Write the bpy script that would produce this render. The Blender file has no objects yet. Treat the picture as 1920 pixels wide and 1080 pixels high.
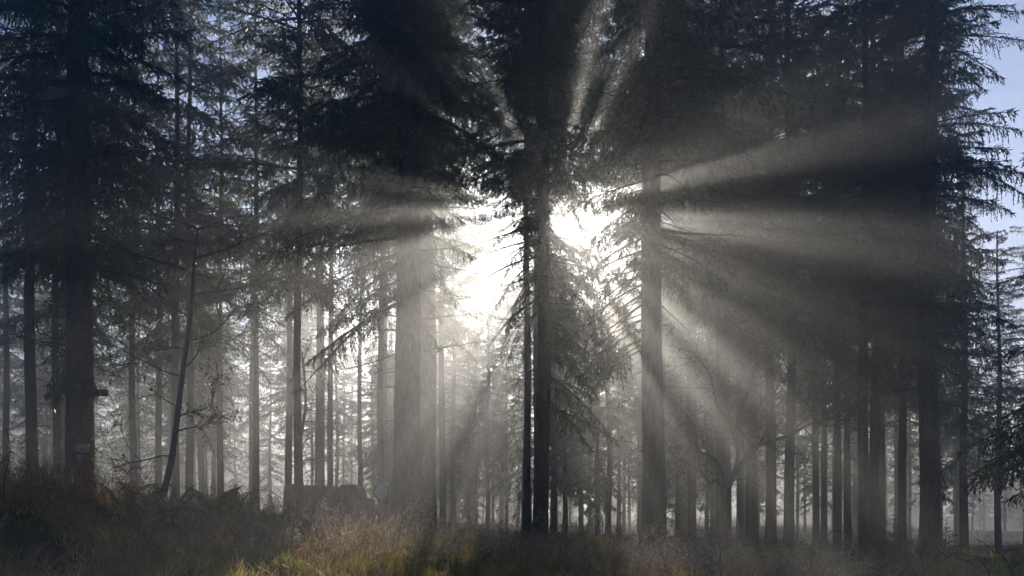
import bpy, math, random
import numpy as np
from mathutils import Vector, Matrix
R = math.radians
scn = bpy.context.scene
col = scn.collection

# ------------------------------------------------------------------ camera
FPX = 1507.0          # focal length in px of a 1920 px wide frame
HORY = 940.0          # horizon row
EYE = 1.5
cam = bpy.data.cameras.new("camera")
cam.sensor_width = 36.0
cam.lens = 36.0 * FPX / 1920.0
cam.shift_y = (HORY - 540.0) / 1920.0
cam.clip_end = 3000.0
cam.clip_start = 0.05
camo = bpy.data.objects.new("camera", cam)
camo.location = (0, 0, EYE)
camo.rotation_euler = (R(90), 0, 0)
col.objects.link(camo)
scn.camera = camo

# ------------------------------------------------------------------ sky, sun, exposure
SUN = Vector(((1040 - 960) / FPX, 1.0, (HORY - 390) / FPX)).normalized()
EL = math.asin(SUN.z)
AZ = math.atan2(SUN.x, SUN.y)
w = bpy.data.worlds.new("World")
scn.world = w
w.use_nodes = True
nt = w.node_tree
bg = nt.nodes["Background"]
sky = nt.nodes.new("ShaderNodeTexSky")
sky.sky_type = 'NISHITA'
sky.sun_disc = False
sky.sun_elevation = EL
sky.sun_rotation = AZ
sky.air_density = 1.0
sky.dust_density = 0.4
sky.ozone_density = 3.0
tint = nt.nodes.new("ShaderNodeMix"); tint.data_type = 'RGBA'; tint.blend_type = 'MULTIPLY'; tint.inputs[0].default_value = 1
nt.links.new(sky.outputs[0], tint.inputs[6]); tint.inputs[7].default_value = (.56, .86, 1.28, 1)
nt.links.new(tint.outputs[2], bg.inputs[0])
bg.inputs[1].default_value = 0.06
sl = bpy.data.lights.new("sun", 'SUN')
sl.energy = 5.0
sl.angle = R(0.5)
sl.color = (1.0, 0.93, 0.82)
so = bpy.data.objects.new("sun", sl)
so.rotation_euler = SUN.to_track_quat('Z', 'Y').to_euler()
so.location = (0, 0, 60)
col.objects.link(so)
vs = scn.view_settings
vs.view_transform = 'Standard'
vs.look = 'None'
vs.gamma = 1
vs.exposure = 0.7
cy = scn.cycles
cy.max_bounces = 5
cy.diffuse_bounces = 2
cy.glossy_bounces = 1
cy.transmission_bounces = 3
cy.volume_bounces = 0
cy.sample_clamp_indirect = 4.0
cy.sample_clamp_direct = 20.0
cy.use_denoising = True
HAZE = 0.009
HAZE_TOP = 27.2

# ------------------------------------------------------------------ helpers
def sst(a, b, x):
    t = np.clip((x - a) / (b - a), 0, 1)
    return t * t * (3 - 2 * t)

ANCH = np.array([
    (0, 0, 0.10), (-4, 0, .25), (4, 0, 0.05), (0, -10, 0.0), (-3.4, 5, .75), (-1, 5, .48), (1.2, 5, .38), (3.4, 5, .2),
    (-5.7, 9, 1.60), (-4.8, 11, 1.32), (-2.9, 10, .92), (-1.2, 9, .78), (.4, 8.5, .62), (2.0, 10, .50), (4.4, 10, .30), (6.5, 10, .10),
    (-8.7, 16, 1.45), (-6, 18, 1.05), (-2.2, 17, .50), (.6, 18, .36), (2.8, 15, .50), (6, 17, .15), (10, 20, -.1),
    (-20, 30, 1.0), (-12, 32, .7), (-5, 30, -.1), (0, 32, -.1), (8, 32, -.45), (20, 32, -.9),
    (-50, 60, 1.0), (-20, 60, .2), (0, 60, -1.0), (20, 60, -1.9), (50, 60, -2.2),
    (-90, 120, 0), (0, 120, -2.5), (90, 120, -4.0), (-250, 250, -2), (0, 260, -4), (250, 250, -6), (-30, 0, 1.0), (30, 0, -.8), (0, -120, 0)])

def hgt(x, y):
    x = np.asarray(x, float); y = np.asarray(y, float)
    sh = x.shape
    x = x.ravel(); y = y.ravel()
    out = np.empty_like(x)
    for i in range(0, len(x), 20000):
        xx, yy = x[i:i + 20000, None], y[i:i + 20000, None]
        sc = 0.6 + 0.05 * np.hypot(xx, yy)
        d2 = ((xx - ANCH[:, 0]) ** 2 + (yy - ANCH[:, 1]) ** 2) / sc ** 2 + .5
        ww = d2 ** -2.0
        out[i:i + 20000] = (ww * ANCH[:, 2]).sum(1) / ww.sum(1)
    n = (np.sin(x * 1.3 + 1.7 * np.sin(y * .7)) * np.cos(y * 1.1 + x * .4)) * .05 \
        + np.sin(x * 3.1 + y * 1.9) * np.cos(y * 2.7 - x * 1.3) * .025
    return (out + n).reshape(sh)

def H(x, y):
    return float(hgt(np.array([x]), np.array([y]))[0])

class MB:
    """collects quads (as arrays) and links them as one mesh object"""
    def __init__(s):
        s.v = []; s.f = []; s.m = []; s.n = 0
    def add(s, v, f, mat=0):
        v = np.asarray(v, np.float32).reshape(-1, 3)
        f = np.asarray(f, np.int64).reshape(-1, 4)
        s.v.append(v); s.f.append(f + s.n); s.m.append(np.full(len(f), mat, np.int32)); s.n += len(v)
    def add_mb(s, o, M=None, sc=None):
        v = np.concatenate(o.v); f = np.concatenate(o.f)
        if M is not None:
            v = v @ np.array(M.to_3x3(), np.float32).T + np.array(M.translation, np.float32)
        s.v.append(v.astype(np.float32)); s.f.append(f + s.n); s.m.append(np.concatenate(o.m)); s.n += len(v)
    def merged(s):
        o = MB(); o.v = [np.concatenate(s.v)]; o.f = [np.concatenate(s.f)]; o.m = [np.concatenate(s.m)]; o.n = s.n
        return o
    def tube(s, pts, rad, sides=6, mat=0, cap=True):
        pts = np.asarray(pts, float); n = len(pts)
        rad = np.broadcast_to(np.asarray(rad, float), (n,))
        t = np.gradient(pts, axis=0)
        t /= np.linalg.norm(t, axis=1)[:, None] + 1e-9
        ref = np.where(np.abs(t[:, 2:3]) > .9, np.array([[1., 0, 0]]), np.array([[0, 0, 1.]]))
        if np.abs(t[:, 2]).max() > .9:
            ref = np.tile(np.array([[1., .1, 0]]), (n, 1))
        a = np.cross(t, ref); a /= np.linalg.norm(a, axis=1)[:, None] + 1e-9
        b = np.cross(t, a)
        th = np.arange(sides) / sides * 2 * np.pi
        v = pts[:, None, :] + rad[:, None, None] * (np.cos(th)[None, :, None] * a[:, None, :] + np.sin(th)[None, :, None] * b[:, None, :])
        i = np.arange(n - 1)[:, None] * sides; j = np.arange(sides)[None, :]
        f = np.stack([i + j, i + (j + 1) % sides, i + sides + (j + 1) % sides, i + sides + j], -1).reshape(-1, 4)
        s.add(v.reshape(-1, 3), f, mat)
    def box(s, c, d, mat=0, rz=0.0):
        c = np.array(c, float); d = np.array(d, float) / 2
        k = np.array([(x, y, z) for x in (-1, 1) for y in (-1, 1) for z in (-1, 1)], float) * d
        cs, sn = math.cos(rz), math.sin(rz)
        k = k @ np.array([[cs, sn, 0], [-sn, cs, 0], [0, 0, 1]]) + c
        s.add(k, [(0, 1, 3, 2), (4, 6, 7, 5), (0, 4, 5, 1), (2, 3, 7, 6), (0, 2, 6, 4), (1, 5, 7, 3)], mat)
    def mesh(s, name, mats, smooth=False):
        v = np.concatenate(s.v); f = np.concatenate(s.f); m = np.concatenate(s.m)
        tri = f[:, 2] == f[:, 3]
        tot = np.where(tri, 3, 4).astype(np.int32)
        start = np.concatenate([[0], np.cumsum(tot)[:-1]]).astype(np.int32)
        flat = f.ravel()
        if tri.any():
            keep = np.ones(f.shape, bool); keep[tri, 3] = False
            flat = f[keep]
        me = bpy.data.meshes.new(name)
        me.vertices.add(len(v)); me.vertices.foreach_set("co", v.ravel())
        me.loops.add(len(flat)); me.loops.foreach_set("vertex_index", flat.astype(np.int32))
        me.polygons.add(len(f)); me.polygons.foreach_set("loop_start", start); me.polygons.foreach_set("loop_total", tot)
        me.polygons.foreach_set("material_index", m)
        if smooth:
            me.polygons.foreach_set("use_smooth", np.ones(len(f), bool))
        for x in mats:
            me.materials.append(x)
        me.update(calc_edges=True)
        return me
    def build(s, name, mats, parent=None, smooth=False):
        return link(name, s.mesh(name, mats, smooth), parent)

def link(name, data, parent=None, loc=(0, 0, 0)):
    o = bpy.data.objects.new(name, data)
    o.location = loc
    col.objects.link(o)
    if parent:
        o.parent = parent
    return o

def tag(o, label=None, cat=None, group=None, kind=None):
    if label: o["label"] = label
    if cat: o["category"] = cat
    if group: o["group"] = group
    if kind: o["kind"] = kind
    return o

def empty(name, loc, label=None, cat=None, group=None):
    o = bpy.data.objects.new(name, None)
    o.location = loc
    o.empty_display_size = .2
    col.objects.link(o)
    return tag(o, label, cat, group)

def at(px, D, py=None):
    """ground point seen in image column px at depth D"""
    x = (px - 960) / FPX * D
    return (x, D, H(x, D) if py is None else EYE - (py - HORY) / FPX * D)

# ------------------------------------------------------------------ materials
def mat(name, c1, c2=None, scale=5.0, rough=.8, spec=.3, trans=0.0, tcol=None, bump=0.0, bscale=20., stretch=(1, 1, 1), c3=None, detail=4, lo=.35, hi=.65):
    m = bpy.data.materials.new(name)
    m.use_nodes = True
    t = m.node_tree; L = t.links
    p = t.nodes["Principled BSDF"]
    p.inputs["Roughness"].default_value = rough
    p.inputs["Specular IOR Level"].default_value = spec
    tc = t.nodes.new("ShaderNodeTexCoord")
    mp = t.nodes.new("ShaderNodeMapping"); mp.inputs["Scale"].default_value = stretch
    L.new(tc.outputs["Object"], mp.inputs[0])
    cr = t.nodes.new("ShaderNodeValToRGB")
    nz = t.nodes.new("ShaderNodeTexNoise"); nz.inputs["Scale"].default_value = scale; nz.inputs["Detail"].default_value = detail
    L.new(mp.outputs[0], nz.inputs["Vector"]); L.new(nz.outputs[0], cr.inputs[0])
    e = cr.color_ramp.elements
    e[0].position = lo; e[0].color = (*c1, 1)
    e[1].position = hi; e[1].color = (*(c2 or c1), 1)
    if c3:
        x = e.new(hi + .12); x.color = (*c3, 1)
    L.new(cr.outputs[0], p.inputs["Base Color"])
    if bump:
        n2 = t.nodes.new("ShaderNodeTexNoise"); n2.inputs["Scale"].default_value = bscale; n2.inputs["Detail"].default_value = 5
        L.new(mp.outputs[0], n2.inputs["Vector"])
        b = t.nodes.new("ShaderNodeBump"); b.inputs["Strength"].default_value = bump; b.inputs["Distance"].default_value = .03
        L.new(n2.outputs[0], b.inputs["Height"]); L.new(b.outputs[0], p.inputs["Normal"])
    if trans:
        tr = t.nodes.new("ShaderNodeBsdfTranslucent")
        if tcol:
            mx = t.nodes.new("ShaderNodeMix"); mx.data_type = 'RGBA'; mx.blend_type = 'MULTIPLY'; mx.inputs[0].default_value = 1
            L.new(cr.outputs[0], mx.inputs[6]); mx.inputs[7].default_value = (*tcol, 1)
            L.new(mx.outputs[2], tr.inputs[0])
        else:
            L.new(cr.outputs[0], tr.inputs[0])
        ms = t.nodes.new("ShaderNodeMixShader"); ms.inputs[0].default_value = trans
        L.new(p.outputs[0], ms.inputs[1]); L.new(tr.outputs[0], ms.inputs[2])
        L.new(ms.outputs[0], t.nodes["Material Output"].inputs[0])
    return m

M_bark = mat("spruce_bark", (.035, .026, .02), (.10, .078, .06), 14, .9, .2, bump=.9, bscale=30, stretch=(1, 1, .35))
M_twig = mat("twig_bark", (.03, .022, .016), (.07, .055, .04), 8, .8, .3)
M_needle = mat("spruce_needles", (.018, .03, .012), (.05, .075, .022), 3, .42, .5, trans=.3, tcol=(2.6, 2.6, 1.6), c3=(.09, .10, .035), detail=6)
M_smooth = mat("grey_bark", (.05, .045, .04), (.11, .10, .085), 10, .8, .3, bump=.4)
M_leaf = mat("autumn_leaves", (.07, .05, .02), (.16, .10, .03), 9, .5, .4, trans=.4, tcol=(2.2, 1.8, 1.2))
M_grass = mat("grass_blades", (.09, .13, .02), (.34, .32, .10), 2.2, .35, .5, trans=.5, tcol=(2.2, 2.1, 1.0), c3=(.30, .20, .09), detail=8, lo=.4, hi=.6)
M_dry = mat("dry_stems", (.10, .06, .03), (.34, .25, .15), 6, .5, .4, trans=.4, tcol=(2.2, 1.9, 1.6), detail=6)
M_seed = mat("pale_seed_heads", (.35, .29, .24), (.75, .68, .6), 12, .6, .4, trans=.45, tcol=(1.3, 1.2, 1.1), detail=6)
M_rust = mat("rust_brown_heath", (.09, .035, .015), (.30, .15, .06), 8, .6, .3, trans=.35, tcol=(2.2, 1.7, 1.2), detail=6)
M_fern = mat("fern_green", (.04, .07, .02), (.11, .13, .04), 7, .5, .4, trans=.4, tcol=(2.2, 2.2, 1.2))
M_soil = mat("forest_floor", (.022, .018, .01), (.06, .05, .025), 2.5, .95, .1, bump=.8, bscale=8, c3=(.05, .06, .02), detail=8)

# ------------------------------------------------------------------ the ground: one sheet, fine near the camera
def axis(lo, hi, near_lo, near_hi, fine, nfar):
    a = np.arange(near_lo, near_hi + 1e-6, fine)
    l = near_lo - np.geomspace(fine, near_lo - lo, nfar)[::-1] if near_lo > lo else np.array([])
    r = near_hi + np.geomspace(fine, hi - near_hi, nfar)
    return np.concatenate([l, a, r])

gx = axis(-300, 300, -16, 16, .22, 40)
gy = axis(-120, 300, 0, 26, .22, 40)
GX, GY = np.meshgrid(gx, gy)
GZ = hgt(GX, GY)
mb = MB()
nx, ny = len(gx), len(gy)
I, J = np.meshgrid(np.arange(nx - 1), np.arange(ny - 1))
k = (J * nx + I).ravel()
mb.add(np.stack([GX, GY, GZ], -1), np.stack([k, k + 1, k + nx + 1, k + nx], -1))
tag(mb.build("ground", [M_soil], smooth=True), kind="structure")

# ------------------------------------------------------------------ spruce foliage
def diamonds(mb, base, d, ln, wd, rng, mat=0):
    """one needle-covered twig per row: a slim kite from base along d"""
    n = len(base)
    d = d / (np.linalg.norm(d, axis=1)[:, None] + 1e-9)
    r = rng.normal(size=(n, 3))
    s = np.cross(d, r); s /= np.linalg.norm(s, axis=1)[:, None] + 1e-9
    ln = ln[:, None]; wd = wd[:, None]
    mid = base + d * ln * .45
    v = np.stack([base, mid + s * wd * .5, base + d * ln, mid - s * wd * .5], 1)
    f = np.arange(n * 4).reshape(n, 4)
    mb.add(v.reshape(-1, 3), f, mat)

def spray(L, seed, q=1.0, hang=.5, thin=0.0):
    """a spruce branch of length L along +x, with hanging side sprays; q > 1 is coarser"""
    rng = np.random.default_rng(seed)
    mb = MB()
    rise, sag = rng.uniform(.02, .18), rng.uniform(.10, .32)
    bend = rng.uniform(-.12, .12)
    def P(s):
        s = np.asarray(s, float)
        return np.stack([L * s * (1 - .04 * s), L * bend * s ** 2, L * (rise * s - sag * s ** 2 + .18 * np.clip(s - .7, 0, 1) ** 2)], -1)
    ss = np.linspace(0, 1, 9)
    mb.tube(P(ss), np.linspace(.012 * L + .004, .004, 9), 4 if q < 1.5 else 3, 1)
    n = max(8, int(L / (.085 * q)))
    s0 = .10 + .05 * L / 3
    B, D, LN, W = [], [], [], []
    for side in (-1, 1):
        for i in range(n):
            s = s0 + (1 - s0) * (i + rng.uniform(0, .9)) / n
            if rng.random() < .12 + thin: continue
            l2 = (.30 * L * (1 - s) ** .7 * rng.uniform(.3, 1.25) + .10) * (1 if s > .25 else .35 + 2.6 * s)
            l2 = min(l2, 1.1)
            a = R(rng.uniform(48, 72) * (1 - .45 * s)) * side
            h = hang * rng.uniform(.1, 1.5)
            o = P(s)
            dx, dy = math.cos(a), math.sin(a)
            m = max(3, int(l2 / (.055 * q)))
            t = (np.arange(m) + .6) / m
            # path of the side spray: out, then hanging down
            cx = l2 * t * (1 - .35 * h * t)
            px = o[0] + cx * dx; py = o[1] + cx * dy
            pz = o[2] - l2 * h * (.25 * t + .75 * t ** 2)
            pts = np.stack([px, py, pz], -1)
            tan = np.gradient(np.vstack([o[None], pts]), axis=0)[1:]
            tan /= np.linalg.norm(tan, axis=1)[:, None] + 1e-9
            for sd in (-1, 1):
                lat = np.stack([-tan[:, 1], tan[:, 0], np.zeros(m)], -1) * sd
                dd = tan * rng.uniform(.3, 1.0, (m, 1)) + lat * rng.uniform(.2, 1.0, (m, 1)) + np.array([0, 0, -1.]) * rng.uniform(-.35, .5 + h * .5, (m, 1)) + rng.normal(0, .18, (m, 3))
                B.append(pts); D.append(dd)
                LN.append(rng.uniform(.07, .17, m) * (1 - .35 * t) * (.7 + .3 * q)); W.append(rng.uniform(.016, .028, m) * q ** .9)
            # the spray's own stem, needle-covered
            B.append(np.vstack([o[None], pts[:-1]])); D.append(pts - np.vstack([o[None], pts[:-1]]))
            LN.append(np.linalg.norm(D[-1], axis=1) * 1.5); W.append(np.full(m, .02 * q ** .7))
    # tip
    m = 6
    B.append(P(np.linspace(.9, 1, m))); D.append(rng.normal(size=(m, 3)) * .4 + np.array([1, 0, -.2])); LN.append(np.full(m, .14)); W.append(np.full(m, .025))
    diamonds(mb, np.vstack(B), np.vstack(D), np.concatenate(LN), np.concatenate(W), rng, 0)
    return mb.merged()

LENS = (.8, 1.4, 2.2, 3.2)
FINE = {L: [spray(L, 100 + int(L * 10) * 7 + i, 1.0, .75) for i in range(4)] for L in LENS}
MID = {L: [spray(L, 300 + int(L * 10) * 7 + i, 1.7, .7) for i in range(3)] for L in LENS}
FAR = {L: [spray(L, 500 + int(L * 10) * 7 + i, 3.0, .7) for i in range(2)] for L in LENS}

def place_branch(mb, lib, L, p, ang, pitch, roll, rng):
    Lt = min(LENS, key=lambda a: abs(math.log(a / L)))
    T = lib[Lt][rng.integers(len(lib[Lt]))]
    s = L / Lt
    flip = 1 if rng.random() < .5 else -1
    M = Matrix.Translation(p) @ Matrix.Rotation(ang, 4, 'Z') @ Matrix.Rotation(-pitch, 4, 'Y') @ Matrix.Rotation(roll, 4, 'X') @ Matrix.Diagonal((s, s * flip, s, 1))
    mb.add_mb(T, M)

def crown(z0, z1, Rad, per_m, lib, seed, keep=None, lean=(0, 0), droop=0., gap=.25):
    """branches in loose whorls round a stem from z0 to z1"""
    rng = np.random.default_rng(seed)
    mb = MB()
    z = z0
    ph = rng.uniform(0, 6.28, 4)
    # gap: share of the crown left open, in clumps
    while z < z1 - .3:
        f = (z - z0) / (z1 - z0)
        prof = (1 - f) ** .42 * (0.5 + .5 * min(1, f * 5)) * (1 + .22 * math.sin(z * 1.7 + seed))
        k = max(2, int(per_m * .45 + rng.uniform(-1, 1.4)))
        a0 = rng.uniform(0, 6.28)
        for i in range(k):
            a = a0 + i * 6.283 / k + rng.uniform(-.4, .4)
            zz = z + rng.uniform(-.3, .3)
            L = max(.5, Rad * prof * rng.uniform(.6, 1.18))
            if math.sin(a * 2 + ph[0] + z * .35) + math.sin(zz * 2.3 + ph[1]) + math.sin(a * 3 - zz * 1.5 + ph[2]) > 1.5 * (1 - 2 * gap * (1 - .75 * f)): continue
            if keep and not keep(a % (2 * math.pi), zz, L, rng): continue
            pitch = R(-22 - droop + 45 * f + rng.uniform(-10, 10))
            place_branch(mb, lib, L, (lean[0] * zz, lean[1] * zz, zz), a, pitch, R(rng.uniform(-18, 18)), rng)
        z += .30 * rng.uniform(.6, 1.4)
    return mb

def trunk_mb(h, r, seed, flare=1.45, rings=46, sides=22, lean=(0, 0), wob=.04, stubs=0, z_lo=-.5, rough=.016):
    rng = np.random.default_rng(seed)
    mb = MB()
    z = z_lo + (h - z_lo) * np.linspace(0, 1, rings) ** 1.35
    zz = np.clip(z, 0, None)
    taper = r * (1 - .78 * (zz / h) ** 1.1) * (1 + (flare - 1) * np.exp(-zz / .38))
    ph = rng.uniform(0, 6.28, 4)
    cx = lean[0] * zz + wob * np.sin(z * .45 + ph[0]) * np.clip(z / 4, 0, 1)
    cyy = lean[1] * zz + wob * np.sin(z * .38 + ph[1]) * np.clip(z / 4, 0, 1)
    th = np.arange(sides) / sides * 6.2832
    T, Z = np.meshgrid(th, z)
    lob = 1 + .10 * np.exp(-np.clip(Z, 0, None) / .35) * np.cos(5 * T + ph[2]) + .018 * np.sin(3 * T + ph[3] + Z * .7)
    rr = taper[:, None] * lob * (1 + rng.normal(0, rough, T.shape))
    v = np.stack([cx[:, None] + rr * np.cos(T), cyy[:, None] + rr * np.sin(T), Z], -1)
    i = np.arange(rings - 1)[:, None] * sides; j = np.arange(sides)[None]
    mb.add(v.reshape(-1, 3), np.stack([i + j, i + (j + 1) % sides, i + sides + (j + 1) % sides, i + sides + j], -1))
    for s in range(stubs):
        zz = rng.uniform(.12, .5) * h
        a = rng.uniform(0, 6.28); l = rng.uniform(.15, .7)
        rr = r * (1 - .78 * zz / h) * .9
        p = np.array([lean[0] * zz + rr * math.cos(a), lean[1] * zz + rr * math.sin(a), zz])
        d = np.array([math.cos(a), math.sin(a), rng.uniform(-.35, .1)])
        mb.tube([p, p + d * l * .5, p + d * l + [0, 0, -.04]], [.014, .009, .003], 4)
    return mb

def dead_branch_mb(p, ang, L, seed, pitch=-.1, r=.022, twigs=7):
    """a bare bending branch with a few fine twigs, local to its tree"""
    rng = np.random.default_rng(seed)
    mb = MB()
    n = 9
    s = np.linspace(0, 1, n)
    sag = rng.uniform(-.2, .28)
    az = ang + rng.uniform(-.3, .3) * s
    st = L / (n - 1)
    dz = pitch - sag * s * 1.4
    P = np.array(p) + np.concatenate([[[0, 0, 0]], np.cumsum(np.stack([np.cos(az), np.sin(az), dz], -1)[1:] * st, 0)])
    P[1:-1] += rng.normal(0, .012 * L, (n - 2, 3)) * .5
    mb.tube(P, r * (1 - .85 * s) + .002, 5)
    for i in range(twigs):
        k = rng.integers(2, n)
        a = ang + rng.choice([-1, 1]) * rng.uniform(.4, 1.2)
        l = L * rng.uniform(.12, .4) * (1.2 - k / n)
        d = np.array([math.cos(a), math.sin(a), rng.uniform(-.7, .25)])
        q = P[k] + d * l * .5 + rng.normal(0, .02, 3)
        e = q + d * l * .5 + np.array([0, 0, -.06 * l])
        mb.tube([P[k], q, e], [.006, .005, .002], 3)
        for _ in range(2):
            d2 = d + rng.normal(0, .5, 3)
            mb.tube([q, q + d2 * l * .3], [.003, .0015], 3)
    return mb

# ------------------------------------------------------------------ the near spruces
LANES = [  # lanes cut through the crowns to shape the light shafts, all parallel to the sun: metres to the side, metres up (from the camera), half length, half width, tilt in degrees
         (-1.69, -0.99, 0.54, 0.65, 0), (-0.9, -0.73, 0.23, 0.34, 0), (0.07, -0.07, 0.12, 0.14, 0), (1.83, 0.46, 0.71, 0.161, 14), (2.34, 0.37, 0.45, 0.073, 9),
         (2.69, -0.33, 1.02, 0.191, -7), (2.48, -0.53, 0.85, 0.073, -12), (1.96, -0.71, 0.73, 0.073, -20), (1.83, -1.01, 0.85, 0.059, -29), (3.09, -2.68, 2.68, 0.147, -41),
         (2.73, -3.38, 2.88, 0.205, -51), (1.94, -3.5, 2.31, 0.132, -61), (0.41, -1.53, 0.68, 0.073, -75), (-0.36, -2.91, 0.79, 0.103, -97), (-0.7, -2.62, 1.02, 0.132, -105),
         (-1.17, -2.5, 1.07, 0.258, -115), (-1.83, -2.71, 1.92, 0.198, -124), (-2.43, -2.43, 2.2, 0.356, -135), (-2.57, -1.73, 1.86, 0.217, -146), (-2.11, -0.94, 1.07, 0.103, -156),
         (-2.2, -0.51, 1.13, 0.103, -167), (-2.51, -0.04, 1.33, 0.132, -179), (-1.87, 0.3, 0.82, 0.073, -189), (-0.91, 1.78, 0.54, 0.191, 117), (0.48, 1.94, 0.54, 0.147, 76),
         (0.84, 1.58, 0.44, 0.117, 62),
         ]
SUNLIT = [((-1.7, 9.3, 1.05), 1.7, 0.6), ((-4.9, 9.6, 1.45), 0.45, 0.3), ((2.1, 10.2, 0.8), 0.7, 0.35), ((3.6, 10.5, 0.7), 0.35, 0.25), ((-7.5, 20, 3.2), 1.5, 0.8), ((-4.2, 20, 2.2), 0.8, 0.9), ((-10.5, 22, 4.5), 1.2, 0.6)]   # places whose plants, or mist, cut gaps let the sun reach: point, half width, half height
def thin_out(mb, seed_at, seed):
    """cut out the twigs that stand in a lane, to let shafts of sunlight through"""
    v = np.concatenate(mb.v); f = np.concatenate(mb.f); m = np.concatenate(mb.m)
    c = v[f].mean(1) + np.array(seed_at)
    rng = np.random.default_rng(seed)
    S = np.array(SUN); up = np.array([0, 0, 1.]) - S * S[2]; up /= np.linalg.norm(up)
    side = np.cross(S, up)
    e = c - np.array([0, 0, 1.5])
    a = e @ side; b = e @ up
    a, b = a + .07 * np.sin(c[:, 2] * 7) + rng.normal(0, .04, len(a)), b + .07 * np.sin(c[:, 0] * 8) + rng.normal(0, .04, len(a))
    cut = np.zeros(len(f), bool)
    for (la, lb, hl, hw, tilt) in LANES:
        ca, sa = math.cos(R(tilt)), math.sin(R(tilt))
        p = ((a - la) * ca + (b - lb) * sa) / hl
        q = (-(a - la) * sa + (b - lb) * ca) / hw
        cut |= np.abs(p) ** (2 if hw > .3 else 5) + q ** 2 < 1
    for (p, hx, hz) in SUNLIT:
        e = c - np.array(p)
        cut |= ((e @ side) / hx) ** 2 + ((e @ up) / hz) ** 2 < 1 + rng.normal(0, .15, len(e))
    keep = ~(cut & (m == 0))
    mb.v = [v]; mb.f = [f[keep]]; mb.m = [m[keep]]
def near_spruce(px, D, dia, h, label, z0, z1, Rad, per_m, seed, keep=None, lean=(0, 0), flare=1.45, lib=None, extra=(), over=(), dead=(), stubs=10, group=None, py=None, droop=0, name="spruce_tree"):
    x, y, z = at(px, D)
    root = empty(name, (x, y, z), label, "tree", group)
    trunk_mb(h, dia / 2, seed, flare, 170, 34, lean=lean, stubs=stubs, rough=.026).build("trunk", [M_bark], root, True)
    def keep2(a, zz, L, r):
        if keep and not keep(a, zz, L, r): return False
        return True
    cb = crown(z0 - z, z1 - z, Rad, per_m * 1.25, lib or FINE, seed + 1, keep2, lean, droop, gap=.1)
    rng = np.random.default_rng(seed + 5)
    for (hz, ang, L, pitch) in extra:       # single boughs the photo shows
        hz -= z
        place_branch(cb, lib or FINE, L, (lean[0] * hz, lean[1] * hz, hz), R(ang), R(pitch), R(rng.uniform(-10, 10)), rng)
    thin_out(cb, (x, y, z), seed)
    for (py_, ang, L, pitch) in over:
        hz = Z(py_, D) - z
        place_branch(cb, lib or FINE, L, (lean[0] * hz, lean[1] * hz, hz), R(ang), R(pitch), R(rng.uniform(-10, 10)), rng)
    cb.build("crown", [M_needle, M_twig], root)
    for i, (hz, ang, L, pitch, rr) in enumerate(dead):
        hz -= z
        dead_branch_mb((lean[0] * hz, lean[1] * hz, hz), R(ang), L, seed * 31 + i, math.tan(R(pitch)), rr, int(4 + L * 4)).build("dead_branch", [M_twig], root, True)
    return root

def Z(py, D):
    return EYE - (py - HORY) / FPX * D

rnd = random.Random(7)
def boughs(seed, n, y0, y1, a0, a1, l0, l1, D):
    g_ = random.Random(seed)
    return [(g_.uniform(y0, y1), g_.uniform(a0, a1), g_.uniform(l0, l1), g_.uniform(-38, -14)) for _ in range(n)]
def dead_set(D, y0, y1, n, seed, L=(.5, 1.8), r=.018):
    g = random.Random(seed)
    out = []
    for i in range(n):
        a = g.choice([0, 180]) + g.uniform(-55, 55)
        out.append((Z(g.uniform(y0, y1), D), a, g.uniform(*L), g.uniform(-22, 14), r * g.uniform(.6, 1.3)))
    return out

near_spruce(149, 16, .53, 23, "thick dark spruce trunk on the bank carrying a blue trail marker and pale plate",
            Z(480, 16), 22.5, 3.1, 10, 11, flare=1.15,
            extra=[(Z(560, 16), 200, 1.3, -35), (Z(585, 16), 168, 1.0, -45), (Z(690, 16), 190, .9, -45), (Z(700, 16), 215, .8, -50),
                   (Z(650, 16), 195, 1.0, -50), (Z(670, 16), 225, 1.0, -50), (Z(680, 16), 260, .8, -60), (Z(660, 16), 285, .8, -60), (Z(680, 16), 330, .9, -55), (Z(655, 16), 350, .9, -55), (Z(670, 16), 10, .8, -60), (Z(690, 16), 240, .8, -45), (Z(700, 16), 180, .75, -35), (Z(690, 16), 300, .7, -60)],
            dead=dead_set(16, 430, 680, 16, 3) + [(Z(440, 16), -12, 3.0, -22, .035), (Z(500, 16), 4, 1.9, -8, .03), (Z(300, 16), 8, 2.2, 12, .035)], stubs=14)

near_spruce(764, 17, .60, 24, "broad fog-lit spruce trunk nearest the round sign, in front of its twin",
            Z(400, 17), 23.5, 3.3, 10, 21, flare=1.25, 
            extra=[(Z(390, 17), 184, 3.3, -12), (Z(470, 17), 176, 3.0, -18), (Z(420, 17), 200, 2.9, -20), (Z(480, 17), 160, 2.7, -28),
                   (Z(560, 17), 190, 2.9, -34), (Z(540, 17), 172, 3.4, -38), (Z(520, 17), 230, 2.4, -30)],
            over=[(470, 20, 1.5, -35), (520, -10, 1.2, -45), (430, 5, 1.5, -20), (590, 12, 1.0, -40)],
            dead=[(Z(480, 17), 8, 1.6, -16, .014), (Z(540, 17), -10, 1.5, -8, .012), (Z(600, 17), 3, 1.7, 6, .012), (Z(560, 17), 185, 1.0, -6, .028), (Z(620, 17), 178, 1.1, 4, .02), (Z(440, 17), 182, 2.4, -14, .045), (Z(380, 17), 176, 2.8, -10, .05),
                  (Z(660, 17), 5, 1.1, 2, .015), (Z(655, 17), 188, 1.6, -24, .014)] + dead_set(17, 430, 640, 7, 5, (.6, 1.6), .014))
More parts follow.
